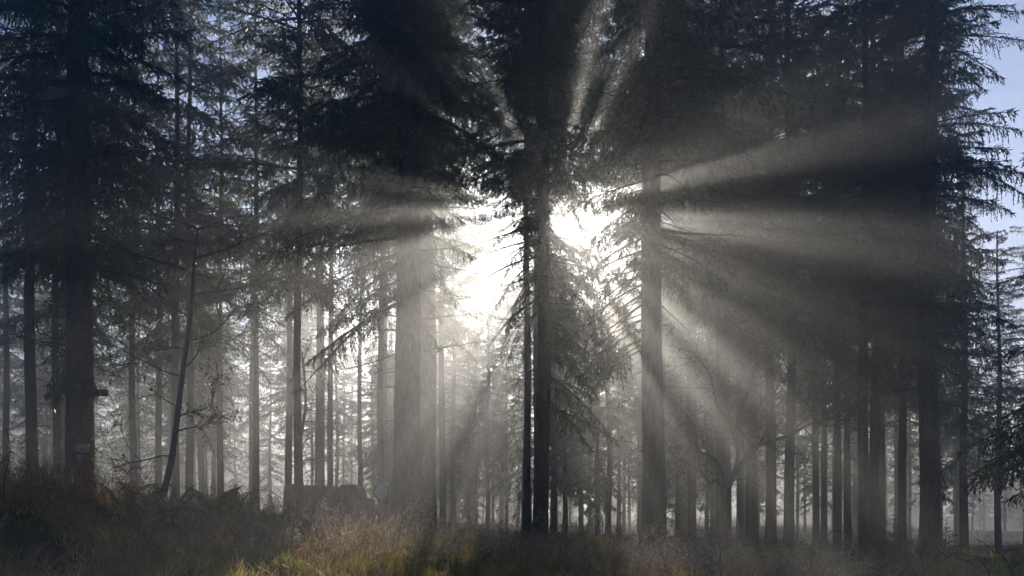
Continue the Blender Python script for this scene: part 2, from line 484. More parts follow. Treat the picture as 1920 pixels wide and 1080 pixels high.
near_spruce(797, 22, .60, 24, "broad pale trunk half hidden behind its twin, lit by the fog",
            Z(330, 22), 23.5, 3.2, 9, 31, flare=1.2, 
            dead=[(Z(570, 22), 2, 1.6, 8, .02), (Z(655, 22), 0, 1.8, 5, .02)] + dead_set(22, 500, 700, 5, 9, (.6, 1.6), .012))
near_spruce(1013, 18, .35, 23, "slim dark spruce whose trunk stands just beside the sun, hung with drooping boughs",
            Z(600, 18), 22.5, 2.8, 10, 41, flare=1.25, lean=(.010, 0),
            over=[(p_, a_, l_, q_) for p_, a_, l_, q_ in boughs(81, 9, 395, 540, -50, 40, .8, 1.35, 18)],
            extra=[(Z(590, 18), -8, 2.2, -32), (Z(600, 18), 20, 2.0, -30), (Z(620, 18), -30, 1.9, -32), (Z(640, 18), 8, 2.2, -30), (Z(560, 18), 0, 2.3, -30), (Z(655, 18), -50, 1.5, -30),
                   (Z(690, 18), 175, .9, -20)] + [(Z(p_, 18), a_, l_, q_) for p_, a_, l_, q_ in boughs(77, 20, 470, 765, -60, 45, 1.1, 2.3, 18)] + [(Z(560, 18), 190, 1.2, -40), (Z(520, 18), 200, 1.3, -45), (Z(600, 18), 160, .9, -50)],
            dead=dead_set(18, 380, 640, 8, 12, (.5, 1.3), .013))
near_spruce(986, 25, .24, 23, "slim spruce trunk standing directly behind the slim dark one beside the sun",
            Z(480, 25), 22.5, 2.4, 8, 51, flare=1.2, lean=(.004, 0),
            over=[(455, 176, 1.5, -50), (500, 186, 1.7, -48), (530, 170, 1.6, -60), (560, 190, 1.3, -50), (590, 178, 1.1, -60), (420, 184, 1.3, -30)],
            extra=[(Z(430, 21), 175, 1.4, -35), (Z(480, 21), 190, 1.7, -45), (Z(500, 21), 160, 1.5, -50), (Z(440, 21), 205, 1.5, -30), (Z(530, 21), 180, 1.5, -50), (Z(560, 21), 170, 1.0, -50)],
            dead=dead_set(21, 480, 700, 6, 14, (.5, 1.5), .013))
near_spruce(1226, 15, .43, 23, "dark spruce trunk with a flared foot among pale sunlit seed heads",
            Z(480, 15), 22.5, 2.7, 9, 61, flare=1.5, lean=(-.002, 0), 
            extra=[(Z(590, 15), 178, 1.4, -30), (Z(610, 15), 200, 1.5, -25), (Z(560, 15), 165, 1.6, -30), (Z(640, 15), 190, 1.2, -25), (Z(560, 15), 220, 1.4, -32), (Z(400, 15), 172, 1.5, -20), (Z(440, 15), 186, 1.7, -30), (Z(500, 15), 176, 1.4, -35), (Z(545, 15), 190, 1.5, -30)] + [(Z(p_, 15), a_, l_, q_) for p_, a_, l_, q_ in boughs(78, 9, 470, 660, 130, 230, 1.2, 1.8, 15)] + [
                   (Z(440, 15), 2, 1.7, -18), (Z(500, 15), -15, 1.4, -22), (Z(560, 15), 10, 1.0, -40), (Z(470, 15), 25, 1.6, -20)],
            over=[(p_, a_, l_, q_) for p_, a_, l_, q_ in boughs(83, 6, 400, 520, 150, 215, .7, 1.2, 15)],
            dead=[(Z(430, 15), -5, 1.6, -10, .04)] + dead_set(15, 380, 640, 9, 17, (.5, 1.4), .015))
near_spruce(1445, 27, .36, 23, "mid-distance spruce trunk behind the bare crooked tree, crossed by a light shaft",
            Z(620, 27), 22.5, 3.2, 9, 71, lib=MID, dead=dead_set(27, 620, 760, 6, 19))
near_spruce(1621, 21, .28, 22, "slim dark spruce trunk with a knot, beyond the bare branches of the crooked tree",
            Z(600, 21), 21.5, 2.8, 9, 81, dead=dead_set(21, 600, 800, 6, 23))
near_spruce(1743, 19, .46, 24, "thick nearly black spruce trunk standing in the deepest shade",
            Z(650, 19), 23.5, 2.3, 11, 91, flare=1.35, extra=[(Z(860, 19), -10, .8, -55), (Z(880, 19), -60, .8, -55)],
            dead=dead_set(19, 500, 800, 6, 29))

# ------------------------------------------------------------------ the other spruces: shared meshes
def shared(name, mb, mats, smooth=False):
    return mb.mesh(name, mats, smooth)
CR = [shared("crown", crown(6.5, 21, 3.3, 9, MID, 900), [M_needle, M_twig]),
      shared("crown", crown(8.5, 21, 2.8, 9, MID, 901), [M_needle, M_twig]),
      shared("crown", crown(5.0, 21, 3.0, 8, MID, 902), [M_needle, M_twig])]
CF = [shared("crown", crown(5.5, 20, 3.0, 8, FAR, 910), [M_needle, M_twig]),
      shared("crown", crown(8.0, 20, 2.6, 8, FAR, 911), [M_needle, M_twig]),
      shared("crown", crown(3.2, 20, 2.8, 7, FAR, 912), [M_needle, M_twig])]
CR.append(shared("crown", crown(13.0, 21, 3.0, 9, MID, 903, gap=.3), [M_needle, M_twig]))
TR = [shared("trunk", trunk_mb(21, .16, 920 + i, 1.3, 30, 14, stubs=26, wob=.05, z_lo=-1.0), [M_bark], True) for i in range(4)]

def lane(x, D):
    """height of the sunbeams' lane above tree positions that lie under it, else None"""
    return EYE + SUN.z / SUN.y * D if (-5.5 if D < 45 else -15) < x - SUN.x / SUN.y * D < 5.5 else None

def spruce(px, D, dia, label, ci, s=1.0, rz=0., far=False, group=None, hs=1.0):
    x, y, z = at(px, D)
    ln = lane(x, D)
    if ln is not None:
        hs = min(hs, max(.5, (ln - (9.0 if x - SUN.x / SUN.y * D < -4 else 3.5) - z) / 21))
    root = empty("spruce_tree", (x, y, z), label, "tree", group)
    t = link("trunk", TR[ci % 4], root); t.scale = (dia / .32, dia / .32, hs); t.rotation_euler.z = rz
    if s > 0:
        c = link("crown", CR[3] if ci == 33 else (CF if far else CR)[ci % 3], root); c.scale = (s, s, hs); c.rotation_euler.z = rz
    return root

BAND = [  # px, D, dia, crown index, crown scale, height scale, label
    (107, 26, .26, 1, .9, 1.0, "slim grey spruce trunk close beside the thick one with the trail marker"),
    (297, 34, .29, 0, .95, 1.0, "slim spruce trunk in fog just behind the leaning leafy sapling's foot"),
    (355, 30, .31, 2, .9, 1.0, "grey spruce trunk in fog that the leaning sapling crosses near its top"),
    (413, 33, .29, 0, .95, 1.0, "spruce trunk in fog beyond the fern clump, paler towards its foot"),
    (472, 44, .26, 33, .9, 1.0, "thin bluish spruce trunk in fog standing before a bright gap"),
    (541, 36, .33, 33, .9, 1.05, "grey spruce trunk at the rear end of the parked truck"),
    (600, 38, .50, 33, 1.0, 1.08, "broad dim spruce trunk rising behind the parked truck's bed"),
    (676, 42, .28, 33, .8, 1.0, "faint spruce trunk rising behind the parked truck's cab"),
    (722, 40, .28, 33, .8, 1.0, "faint spruce trunk rising straight behind the round sign"),
    (1141, 36, .29, 1, .55, .8, "lone slim pale spruce trunk in bright fog between slim pair and flared trunk"),
    (1296, 33, .30, 1, .8, 1.0, "spruce trunk with a flared foot close beside the crooked bare tree"),
    (1362, 30, .36, 1, .8, 1.0, "spruce trunk standing right behind the crooked bare tree's stem"),
    (1404, 42, .34, 0, .9, 1.0, "spruce trunk in shade just beyond the crooked bare tree"),
    (1385, 44, .26, 0, .8, 1.0, "narrow dark spruce trunk seen through the fork of the crooked bare tree"),
    (1570, 30, .30, 2, 1.0, 1.0, "slender spruce in shade close beside its equally dim neighbour, before the knotted trunk"),
    (1589, 33, .30, 0, 1.0, 1.0, "slender dim spruce standing between its neighbour and the knotted trunk"),
    (1692, 29, .31, 2, 1.0, 1.0, "dim spruce trunk between the knotted trunk and the nearly black one"),
    (1655, 36, .28, 0, 1.0, 1.0, "faint spruce trunk close behind the knotted one in the shade"),
    (1808, 30, .32, 2, .75, .7, "dim spruce trunk behind the small sunlit spruce seedling"),
    (1872, 34, .28, 2, .8, .66, "low dim spruce filling the side edge beyond the nearly black trunk"),
    (1925, 42, .30, 2, .9, .8, "low dim spruce at the very edge of the picture behind the hanging boughs"),
    (1530, 38, .34, 0, 1.0, 1.0, "dim spruce trunk above the arching bramble in the shade"),
]
for i, (px, D, dia, ci, s, hs, lab) in enumerate(BAND):
    spruce(px, D, dia, lab, ci, s, i * 1.7, False, "middle-distance spruces in the fog", hs)

# canopy trees that stand a little behind the near row and close the roof of boughs
CH = [shared("crown", crown(11.5, 24, 3.6, 10, MID, 930), [M_needle, M_twig]),
      shared("crown", crown(8.0, 24, 4.0, 7, MID, 931, gap=.36), [M_needle, M_twig]),
      shared("crown", crown(6.0, 24, 4.0, 8, MID, 932, gap=.3), [M_needle, M_twig]),
      shared("crown", crown(10.0, 24, 3.6, 8, MID, 935, gap=.38), [M_needle, M_twig])]
CH.append(shared("crown", crown(18.0, 25, 3.4, 11, MID, 933), [M_needle, M_twig]))
CH.append(shared("crown", crown(13.5, 25, 3.2, 9, MID, 934, gap=.4), [M_needle, M_twig]))
def own_crown(root, x, y, z, ci, rz, seed, s=1.0):
    """a shared crown, or for trees the light lane passes a crown of its own with the gaps in it"""
    if abs(x - SUN.x / SUN.y * y) > 10.5:
        c = link("crown", CH[ci], root); c.rotation_euler.z = rz; c.scale = (s, s, 1)
        return
    z0, z1, rad, per, gap = [(11.5, 24, 3.6, 10, .2), (8.0, 24, 4.0, 9, .2), (6, 24, 4, 9, .2), (10, 24, 3.6, 9, .25), (17, 25, 3.4, 11, .15), (13.5, 25, 3.2, 9, .3)][ci]
    cb = crown(z0, z1, rad * s, per, MID, seed, gap=gap)
    thin_out(cb, (x, y, z), seed)
    cb.build("crown", [M_needle, M_twig], root)
ROOF = [
    (60, 24, .34, 1, "dim spruce trunk beyond the bank at the picture's edge, past the marker trunk"),
    (160, 27, .30, 2, "spruce almost hidden behind the thick marker trunk, its dark crown showing above"),
    (330, 27, .27, 1, "slender spruce with a dense dark crown just behind the leaning sapling"),
    (560, 25, .27, 1, "slender spruce with a dense dark crown above the parked truck"),
    (752, 27, .40, 1, "spruce hidden behind the broad twin trunks, its dark crown showing above"),
    (1016, 29, .26, 4, "spruce hidden behind the slim pair beside the sun, its crown high above"),
    (1228, 24, .34, 3, "spruce hidden behind the flared trunk, its dark crown showing above"),
    (1350, 24, .27, 1, "slender spruce just behind the crooked bare tree with a dense dark crown"),
    (1480, 26, .34, 2, "spruce in deep shade with dense crown over the bramble arches"),
    (1640, 26, .34, 2, "spruce behind the knotted trunk with a dense dark crown"),
    (1745, 25, .34, 2, "spruce hidden behind the nearly black trunk, its broad crown at the sky's edge"),
]
for i, (px, D, dia, ci, lab) in enumerate(ROOF):
    x, y, z = at(px, D)
    root = empty("spruce_tree", (x, y, z), lab, "tree", "tall spruces closing the canopy")
    t = link("trunk", TR[i % 4], root); t.scale = (dia / .32, dia / .32, 1.14); t.rotation_euler.z = i
    own_crown(root, x, y, z, ci, i * 1.3 + .4, 700 + i, .6 if px == 1745 else 1.0)

# tall spruces added further back to close the sky and shade the haze
REG = [(-999, 250, "behind the marker trunk"), (250, 520, "behind the leaning sapling"), (520, 735, "behind the parked truck"),
       (735, 1000, "between twin trunks and slim pair"), (1000, 1200, "between slim pair and flared trunk"), (1200, 1430, "behind the crooked tree"),
       (1430, 1730, "behind the knotted trunk"), (1730, 2999, "beyond the nearly black trunk")]
REG = [(a, b, "faint thin spruce far off in fog " + c) for a, b, c in REG]
HIGH = [(250, 33, 1, 1.0), (480, 34, 1, 1.0), (620, 37, 5, 1.0), (715, 33, 5, 1), (780, 40, 5, .9), (830, 34, 1, .8), (806, 30, 4, 1.3), (1006, 34, 4, 1.2), (1214, 33, 4, 1.4), (1014, 40, 4, 1.4), (1240, 32, 1, .9),
        (1300, 38, 1, 1.0), (1415, 34, 1, 1.0), (1545, 36, 1, 1.0), (1690, 38, 1, 1.0), (120, 38, 1, 1.0), (10, 36, 1, 1.0), (560, 46, 5, 1.0), (1270, 50, 1, 1.0), (1390, 50, 1, 1.0)]
HIGH += [(px_, 54 + (q_ % 3) * 2, 1, 1.05) for q_, px_ in enumerate(list(range(-240, 420, 125)) + list(range(1220, 1860, 115)))]  # row added to keep the sun off the upper haze
HIGH += [(px_, 68 + (q_ % 2) * 3, 1, 1.05) for q_, px_ in enumerate(list(range(-160, 480, 105)) + list(range(1180, 1800, 105)))]  # farther row, likewise added for its shade
for i, (px, D, ci, s) in enumerate(HIGH):
    kk = next(j for j, r in enumerate(REG) if r[0] <= px < r[1])
    x, y, z = at(px, D)
    root = empty("spruce_tree", (x, y, z), REG[kk][2].replace("faint thin spruce far off in fog", "tall spruce added to the middle rows"), "tree", "tall middle row spruces " + str(kk + 1))
    t = link("trunk", TR[i % 4], root); t.scale = (.9, .9, 1.16); t.rotation_euler.z = i
    own_crown(root, x, y, z, ci, i * 2.3 + .4, 760 + i, s)

# the forest beyond
g = random.Random(41)
far = []
tries = 0
while len(far) < 165 and tries < 9000:
    tries += 1
    px = g.uniform(-260, 2180); D = 40 + 80 * g.random() ** .8
    if 40 < px < 1960 or g.random() < .4:
        x = (px - 960) / FPX * D
        if any((x - a) ** 2 + (D - b) ** 2 < 3.2 ** 2 for a, b, _ in far): continue
        if (px < 560 or px > 1430) and g.random() < .65: continue          # thinner stand on the left
        if 800 < px < 1190 and D < 55: continue             # the glade below the sun
        if 480 < px < 720 and g.random() < .3: continue
        if abs(px - 1141) < 18 or abs(px - 1013) < 20: continue
        far.append((x, D, px))
for i, (x, D, px) in enumerate(sorted(far, key=lambda t: t[1])):
    k = next(j for j, r in enumerate(REG) if r[0] <= px < r[1])
    ci = 2 if (D > 70 and i % 3 == 0) else (1 if 800 < px < 1200 and i % 2 else i)
    s = g.uniform(.85, 1.1)
    if px > 1850: s *= .8
    sp = spruce(px, D, g.uniform(.22, .38), REG[k][2], ci, s, g.uniform(0, 6), True, "far spruces " + str(k + 1), g.uniform(.78, 1.0) * (1.12 if 780 < px < 1250 else 1) * (.6 if px > 1850 else 1))

GLADE_SHADE = [(770, 50), (815, 58), (850, 48), (880, 64), (915, 54), (950, 68), (992, 47), (1035, 70), (1060, 52), (1090, 62), (1120, 50), (1160, 58), (1200, 50), (1235, 62), (735, 62)]  # spruces added to shade the glade, tops set by the sun line
for i, (px, D) in enumerate(GLADE_SHADE):
    k = next(j for j, r in enumerate(REG) if r[0] <= px < r[1])
    x, y, z = at(px, D)
    top = EYE + SUN.z / SUN.y * D - (6.0 if px < 830 else .5 if px < 1000 else 2.8) - z
    root = empty("spruce_tree", (x, y, z), REG[k][2], "tree", "far spruces " + str(k + 1))
    t = link("trunk", TR[i % 4], root); t.scale = (1.05, 1.05, (top - .3) / 21)
    cb = crown(1.2 + (i * 37 % 10) * .35, top, 3.2, 8, FAR, 820 + i, gap=.2)
    thin_out(cb, (x, y, z), 820 + i)
    cb.build("crown", [M_needle, M_twig], root)

# the closed wood behind everything, too far and foggy to tell its trees apart
mb = MB()
base = [crown(1.5, 17, 3.2, 6, FAR, 940 + i) for i in range(2)]
base = [b_.merged() for b_ in base]
for i in range(150):
    y = g.uniform(125, 170); x = g.uniform(-1, 1) * y * .85 + 2
    M = Matrix.Translation((x, y, H(x, y))) @ Matrix.Rotation(g.uniform(0, 6.28), 4, 'Z') @ Matrix.Diagonal((1.2, 1.2, g.uniform(.75, 1.15), 1))
    mb.add_mb(base[i % 2], M)
tag(mb.build("distant_forest", [M_needle, M_twig]), kind="stuff")

# ------------------------------------------------------------------ broadleaved trees
def grow(wood, leaf, p, d, L, r, depth, rng, leafy=.5, up=.1, wild=.35, kids=4, lsz=.05):
    n = 6
    P = [np.array(p, float)]
    d = np.array(d, float); d /= np.linalg.norm(d)
    for i in range(n):
        d = d + rng.normal(0, wild * .45, 3) + np.array([0, 0, up * .25]); d /= np.linalg.norm(d)
        P.append(P[-1] + d * L / n)
    P = np.array(P)
    wood.tube(P, r * (1 - .6 * np.linspace(0, 1, n + 1)), 6 if depth > 1 else 4)
    if depth <= 0:
        m = rng.poisson(leafy * 5)
        if m:
            b = P[rng.integers(2, n + 1, m)]
            diamonds(leaf, b, rng.normal(size=(m, 3)) + np.array([0, 0, -.5]), rng.uniform(.7, 1.4, m) * lsz, rng.uniform(.5, .8, m) * lsz, rng, 0)
        return
    for i in range(kids):
        k = rng.integers(2, n + 1)
        dd = P[k] - P[k - 1]; dd /= np.linalg.norm(dd)
        side = np.cross(dd, rng.normal(size=3)); side /= np.linalg.norm(side)
        a = rng.uniform(.45, 1.1)
        grow(wood, leaf, P[k], dd * math.cos(a) + side * math.sin(a) + np.array([0, 0, up * .5]), L * rng.uniform(.45, .75), max(r * .45, .0025), depth - 1, rng, leafy, up, wild, kids, lsz)

def bez(pts, n=30):
    pts = np.array(pts, float); t = np.linspace(0, len(pts) - 1, n)
    i = np.clip(t.astype(int), 0, len(pts) - 2); f = (t - i)[:, None]
    P = np.vstack([2 * pts[0] - pts[1], pts, 2 * pts[-1] - pts[-2]])
    a, b, c, e = P[i], P[i + 1], P[i + 2], P[i + 3]
    return .5 * (2 * b + (c - a) * f + (2 * a - 5 * b + 4 * c - e) * f ** 2 + (3 * b - a - 3 * c + e) * f ** 3)

def px_path(D, pts, dd=None):
    """world polyline through frame points (px, py) at depth D (+ offset)"""
    out = []
    for x, y, *rest in pts:
        q = D + (rest[0] if rest else 0)
        out.append(((x - 960) / FPX * q, q, EYE - (y - HORY) / FPX * q))
    return np.array(out)

def local(P, root):
    return P - np.array(root.location)

# the leaning sapling on the bank
D = 14.0
x, y, z = at(303, D)
sap = empty("leaning_sapling", (x, y, z - .1), "slim broadleaved tree leaning to one side on the bank, with layered twigs and few leaves", "tree")
st = px_path(D, [(303, 985), (306, 930), (322, 860), (335, 760), (345, 680), (355, 610, -.2), (361, 550, -.4), (364, 490, -.5), (372, 430, -.4)])
mb = MB(); rg = np.random.default_rng(5)
sp_ = local(bez(st, 36), sap)
mb.tube(sp_, np.linspace(.068, .016, 36) * (1 + rg.normal(0, .03, 36)), 12)
mb.build("trunk", [M_smooth], sap, True)
cw, cl = MB(), MB()
for (py, dx, L, up, dep) in [(845, -1, 1.15, .16, 3), (770, -1, .5, .5, 2), (705, -1, 1.2, .05, 3), (655, -1, 1.0, .3, 2), (690, 1, .8, .2, 2), (775, 1, .75, .3, 3), (820, 1, .6, .4, 2), (640, 1, 1.1, .15, 2), (600, -1, .9, .35, 3), (560, 1, 1.0, .3, 2), (500, 1, 1.1, .3, 2), (480, -1, 1.0, .4, 2), (450, 1, .9, .5, 2), (440, -1, .9, .5, 2)]:
    kk = int(np.argmin(np.abs(sp_[:, 2] + sap.location.z - Z(py, D))))
    grow(cw, cl, sp_[kk], (dx, rg.uniform(-.6, .2), up), L, .017, dep, rg, .8, .12, .3, 5, .036)
pb = cw.merged(); cc = MB(); cc.add_mb(pb); lv = cl.merged(); lv.m = [np.ones(len(lv.f[0]), np.int32)]; cc.add_mb(lv)
cc.build("crown", [M_smooth, M_leaf], sap)

# the crooked bare tree on the right
D = 16.0
x, y, z = at(1337, D)
ct = empty("crooked_tree", (x, y, z - .1), "crooked nearly bare tree with an S-bent forking stem and tangled twigs in the light shafts", "tree")
mb = MB()
stems = [([(1337, 1075), (1333, 1030), (1338, 990), (1356, 955), (1363, 920), (1376, 890), (1384, 850), (1380, 800), (1400, 740), (1420, 680)], .082, .02),
         ([(1358, 950), (1352, 915), (1344, 900), (1330, 905), (1318, 890), (1306, 880), (1285, 868), (1262, 850, -.5), (1250, 830, -.8)], .035, .008),
         ([(1374, 892), (1395, 865), (1410, 840), (1440, 828), (1475, 818), (1510, 800, .3), (1550, 785, .5), (1590, 790, .7)], .06, .01),
         ([(1362, 925), (1353, 880), (1335, 858), (1300, 842), (1270, 835), (1250, 846, -.4)], .035, .008),
         ([(1400, 862), (1425, 830), (1445, 790), (1450, 740), (1480, 700, .4)], .045, .01),
         ([(1384, 850), (1370, 800), (1345, 760), (1330, 700), (1300, 660)], .035, .008)]
cw, cl = MB(), MB()
rg = np.random.default_rng(17)
for i, (pp, r0, r1) in enumerate(stems):
    P = local(bez(px_path(D, pp), 28), ct)
    (mb if i == 0 else cw).tube(P, np.linspace(r0, r1, 28) * (1 + rg.normal(0, .04, 28)), 10 if i == 0 else 7)
    for k in range(4 if i else 12, 28):
        if i == 0 and k < 14: continue
        dd = P[min(k + 1, 27)] - P[k - 1]; dd /= np.linalg.norm(dd)
        s_ = np.cross(dd, rg.normal(size=3)); s_ /= np.linalg.norm(s_)
        grow(cw, cl, P[k], dd * .5 + s_ * .8 + np.array([0, 0, .05]), rg.uniform(.4, 1.15), .009, 2, rg, .22, .05, .5, 4, .05)
mb.build("trunk", [M_smooth], ct, True)
cc = MB(); cc.add_mb(cw.merged()); lv = cl.merged(); lv.m = [np.ones(len(lv.f[0]), np.int32)]; cc.add_mb(lv)
cc.build("crown", [M_smooth, M_leaf], ct)

# bare twiggy broadleaf far left of the truck
x, y, z = at(566, 27)
bt = empty("bare_tree", (x, y, z), "thin bare tree with drooping twigs in the fog beside the parked truck's rear", "tree")
mb = MB(); rg = np.random.default_rng(23)
P = bez([(0, 0, 0), (.05, 0, 1.5), (-.1, 0, 3), (.1, .1, 4.8), (0, 0, 6.5)], 22)
mb.tube(P, np.linspace(.09, .03, 22), 9)
mb.build("trunk", [M_smooth], bt, True)
cw, cl = MB(), MB()
for k in range(4, 21):
    a = rg.uniform(0, 6.28)
    grow(cw, cl, P[k], (math.cos(a), math.sin(a), .2), rg.uniform(.9, 1.7), .02, 2, rg, .1, .05, .5, 4)
cc = MB(); cc.add_mb(cw.merged()); lv = cl.merged(); lv.m = [np.ones(len(lv.f[0]), np.int32)]; cc.add_mb(lv)
cc.build("crown", [M_smooth, M_leaf], bt)

# the hanging boughs that reach in at the right edge belong to a spruce just outside the frame
near_spruce(2090, 13, .40, 14, "dark spruce at the picture's edge, its low boughs hanging in front of the shaded trunks",
            Z(980, 13), 8.2, 2.5, 7, 141, keep=lambda a, z, L, r: z > 2.0 or r.random() < .5,
            extra=[(Z(830, 13), 172, 2.5, -14), (Z(790, 13), 185, 2.6, -18), (Z(760, 13), 165, 2.4, -10), (Z(730, 13), 195, 2.5, -14), (Z(700, 13), 178, 2.3, -16), (Z(850, 13), 190, 2.1, -20)])

# small spruce seedlings
def seedling(px, D, h, seed, label):
    x, y, z = at(px, D)
    root = empty("spruce_seedling", (x, y, z), label, "young tree", "spruce seedlings")
    m = MB(); m.tube([(0, 0, -.1), (0, 0, h * .5), (0.02, 0, h)], [.014, .009, .003], 5)
    m.build("trunk", [M_bark], root)
    rng = np.random.default_rng(seed); c = MB()
    zz = .12 * h
    while zz < h * .97:
        for i in range(5):
            place_branch(c, FINE, max(.1, (h - zz) * .42 * rng.uniform(.6, 1.2)), (0, 0, zz + rng.uniform(-.06, .06) * h), i * 1.26 + rng.uniform(-.6, .6), R(rng.uniform(0, 40)), 0, rng)
        zz += h * .10
    c.build("crown", [M_needle, M_twig], root)
seedling(1773, 17, 1.05, 1, "small sunlit spruce seedling beside the foot of the nearly black trunk")
seedling(1608, 11, .55, 2, "small dark spruce seedling low in the undergrowth below the knotted trunk")
seedling(1648, 10, .40, 3, "tiny dark spruce seedling leaning at the bottom edge under the knotted trunk")
seedling(1676, 24, 1.5, 4, "young spruce standing dim between the knotted and the nearly black trunk")
seedling(1340, 26, 1.6, 5, "young spruce in fog between the flared trunk and the crooked tree")

# arching bare shoots
def arch(px, D, pts, label, seed, r=.012):
    x, y, z = at(px, D)
    root = empty("arching_shoot", (x, y, z), label, "shoot", "bare arching shoots")
    m = MB(); P = local(bez(px_path(D, pts), 26), root)
    m.tube(P, np.linspace(r, r * .3, 26), 6)
    m.build("stem", [M_twig], root, True)
    rng = np.random.default_rng(seed)
    m = MB(); l = MB()
    for k in range(4, 25, 2):
        grow(m, l, P[k], (rng.uniform(-1, 1), rng.uniform(-.5, .5), rng.uniform(-.2, .8)), rng.uniform(.06, .22), .003, 1, rng, .0, .1, .5, 3)
    m.build("side_twig", [M_twig], root)
arch(1522, 13, [(1522, 1050), (1530, 1030), (1552, 1003), (1575, 996), (1600, 1003), (1622, 1022)], "thin bare shoot arching over the undergrowth below the knotted trunk", 1, .012)
arch(1434, 12, [(1370, 1052), (1385, 1043), (1405, 1038), (1423, 1042), (1436, 1062)], "thick bare shoot bent low to the ground beside the crooked tree", 2, .02)
arch(1480, 12, [(1470, 1035), (1482, 1018), (1500, 1016), (1512, 1022), (1530, 1024)], "short bare shoot bent over behind the lower arch", 3, .011)
arch(1895, 9, [(1902, 1085), (1895, 1066), (1885, 1048), (1870, 1036), (1862, 1038)], "curved bare shoot at the bottom corner in deep shade", 4, .010)
arch(1850, 9, [(1858, 1085), (1852, 1070), (1842, 1055), (1830, 1048), (1812, 1054)], "bare forked shoot bowing down in the shade beside the corner shoot", 5, .010)
arch(1360, 9, [(1352, 1085), (1350, 1060), (1350, 1030), (1345, 1000)], "upright bare shoot rising in front of the crooked tree's foot", 6, .009)

# ------------------------------------------------------------------ trail marker and boards on the marker trunk
M_wood = mat("weathered_board", (.09, .07, .055), (.17, .14, .11), 9, .8, .2, stretch=(1, 1, 5))
M_pale = mat("pale_plate", (.22, .22, .21), (.30, .30, .28), 6, .6, .3)
M_blue = mat("blue_marker", (.16, .21, .36), (.22, .27, .42), 9, .5, .4)
M_yel = mat("yellow_symbol", (.4, .3, .05), None, 3, .6, .3)
M_dark = mat("dark_print", (.03, .03, .04), None, 3, .6, .3)
rootA = at(149, 16)
fy = 16 - .30
def onA(px, py):
    return np.array([(px - 960) / FPX * fy, fy, EYE - (py - HORY) / FPX * fy])
p = onA(154, 840)
e = empty("trail_plate", p, "pale blank rectangular plate nailed to the thick trunk above the blue marker", "plate")
m = MB(); m.box((0, 0, 0), (.265, .012, .165)); o = m.build("plate", [M_pale], e); o.rotation_euler.y = R(3)
for sx in (-.11, .11):
    m = MB(); m.tube([(sx, -.02, .06), (sx, .06, .06)], .007, 8); m.build("nail", [M_dark], e)
p = onA(150, 863)
e = empty("trail_marker", p, "small narrow blue trail marker with yellow and dark symbols nailed to the thick trunk", "marker")
for i, (zz, hh) in enumerate([(.078, .062), (.012, .068), (-.062, .070)]):
    m = MB(); m.box((0, 0, zz), (.085, .008, hh)); b = m.build("tile", [M_blue], e); b.rotation_euler.y = R(2)
    m = MB()
    if i == 0: m.tube([(0, -.0075, zz), (0, -.0055, zz)], .014, 12); m.add([(-.012, -.0072, zz), (0, -.0072, zz + .016), (.012, -.0072, zz), (0, -.0072, zz - .016)], [(0, 1, 2, 3)]); m.build("symbol", [M_yel], b)
    elif i == 1: m.add([(-.013, -.0072, zz), (0, -.0072, zz + .016), (.013, -.0072, zz), (0, -.0072, zz - .016)], [(0, 1, 2, 3)]); m.build("symbol", [M_dark], b)
    else:
        m.box((0, -.006, zz + .012), (.07, .003, .010)); m.box((0, -.006, zz - .008), (.07, .003, .014)); m.build("symbol", [M_dark], b)
p = (rootA[0] + .21, 16.05, Z(735, 16))
e = empty("trail_board", p, "short weathered board sticking out sideways from behind the thick trunk under the needle tufts", "board")
m = MB(); m.box((.12, 0, 0), (.42, .03, .135)); b = m.build("board", [M_wood], e); b.rotation_euler.y = R(2)
m = MB(); m.tube([(.0, -.03, .03), (.0, .03, .03)], .008, 8); m.build("nail", [M_dark], e)

# ------------------------------------------------------------------ round road sign
M_red = mat("faded_red", (.30, .025, .02), (.36, .04, .03), 5, .5, .4)
M_white = mat("sign_white", (.55, .56, .58), (.66, .66, .66), 4, .5, .4)
M_steel = mat("galvanised_post", (.22, .23, .24), (.32, .33, .34), 8, .45, .5)
D = 27.0
x, y, z = at(715, D)
cz = Z(922, D) - z
sg = empty("road_sign", (x, y, z), "round white road sign with a faded red border above a small rectangular panel", "sign")
m = MB(); m.tube([(0, .05, -.4), (0, .05, cz + .2)], .038, 12); m.build("post", [M_steel], sg, True)
def disc(r0, r1, yy, n=48):
    t = np.arange(n) / n * 6.2832
    a = np.stack([r0 * np.cos(t), np.full(n, yy), r0 * np.sin(t)], -1); b = np.stack([r1 * np.cos(t), np.full(n, yy), r1 * np.sin(t)], -1)
    v = np.vstack([a, b]); j = np.arange(n)
    return v + [0, 0, cz], np.stack([j, (j + 1) % n, n + (j + 1) % n, n + j], -1)
m = MB(); v, f = disc(.0005, .285, -.002); m.add(v, f); v, f = disc(.0005, .285, .012); m.add(v, f); v, f = disc(.285, .2851, -.002)
v, f = disc(.285, .285, 0); v[:48, 1] = -.002; v[48:, 1] = .012; m.add(v, f)
face = m.build("face", [M_white], sg)
m = MB(); v, f = disc(.215, .287, -.008); m.add(v, f); v, f = disc(.287, .287, 0); v[:48, 1] = -.008; v[48:, 1] = .016; m.add(v, f); v, f = disc(.215, .215, 0); v[:48, 1] = -.008; v[48:, 1] = -.002; m.add(v, f)
m.build("red_border", [M_red], face)
pz = cz - (953 - 922) / FPX * D
m = MB(); m.box((0, 0, pz), (.47, .012, .33)); pn = m.build("panel", [M_white], sg)
m = MB()
for (a, b, c, d) in [(0, .148, .44, .012), (0, -.148, .44, .012), (-.214, 0, .012, .284), (.214, 0, .012, .284)]:
    m.box((a, -.009, pz + b), (c, .004, d))
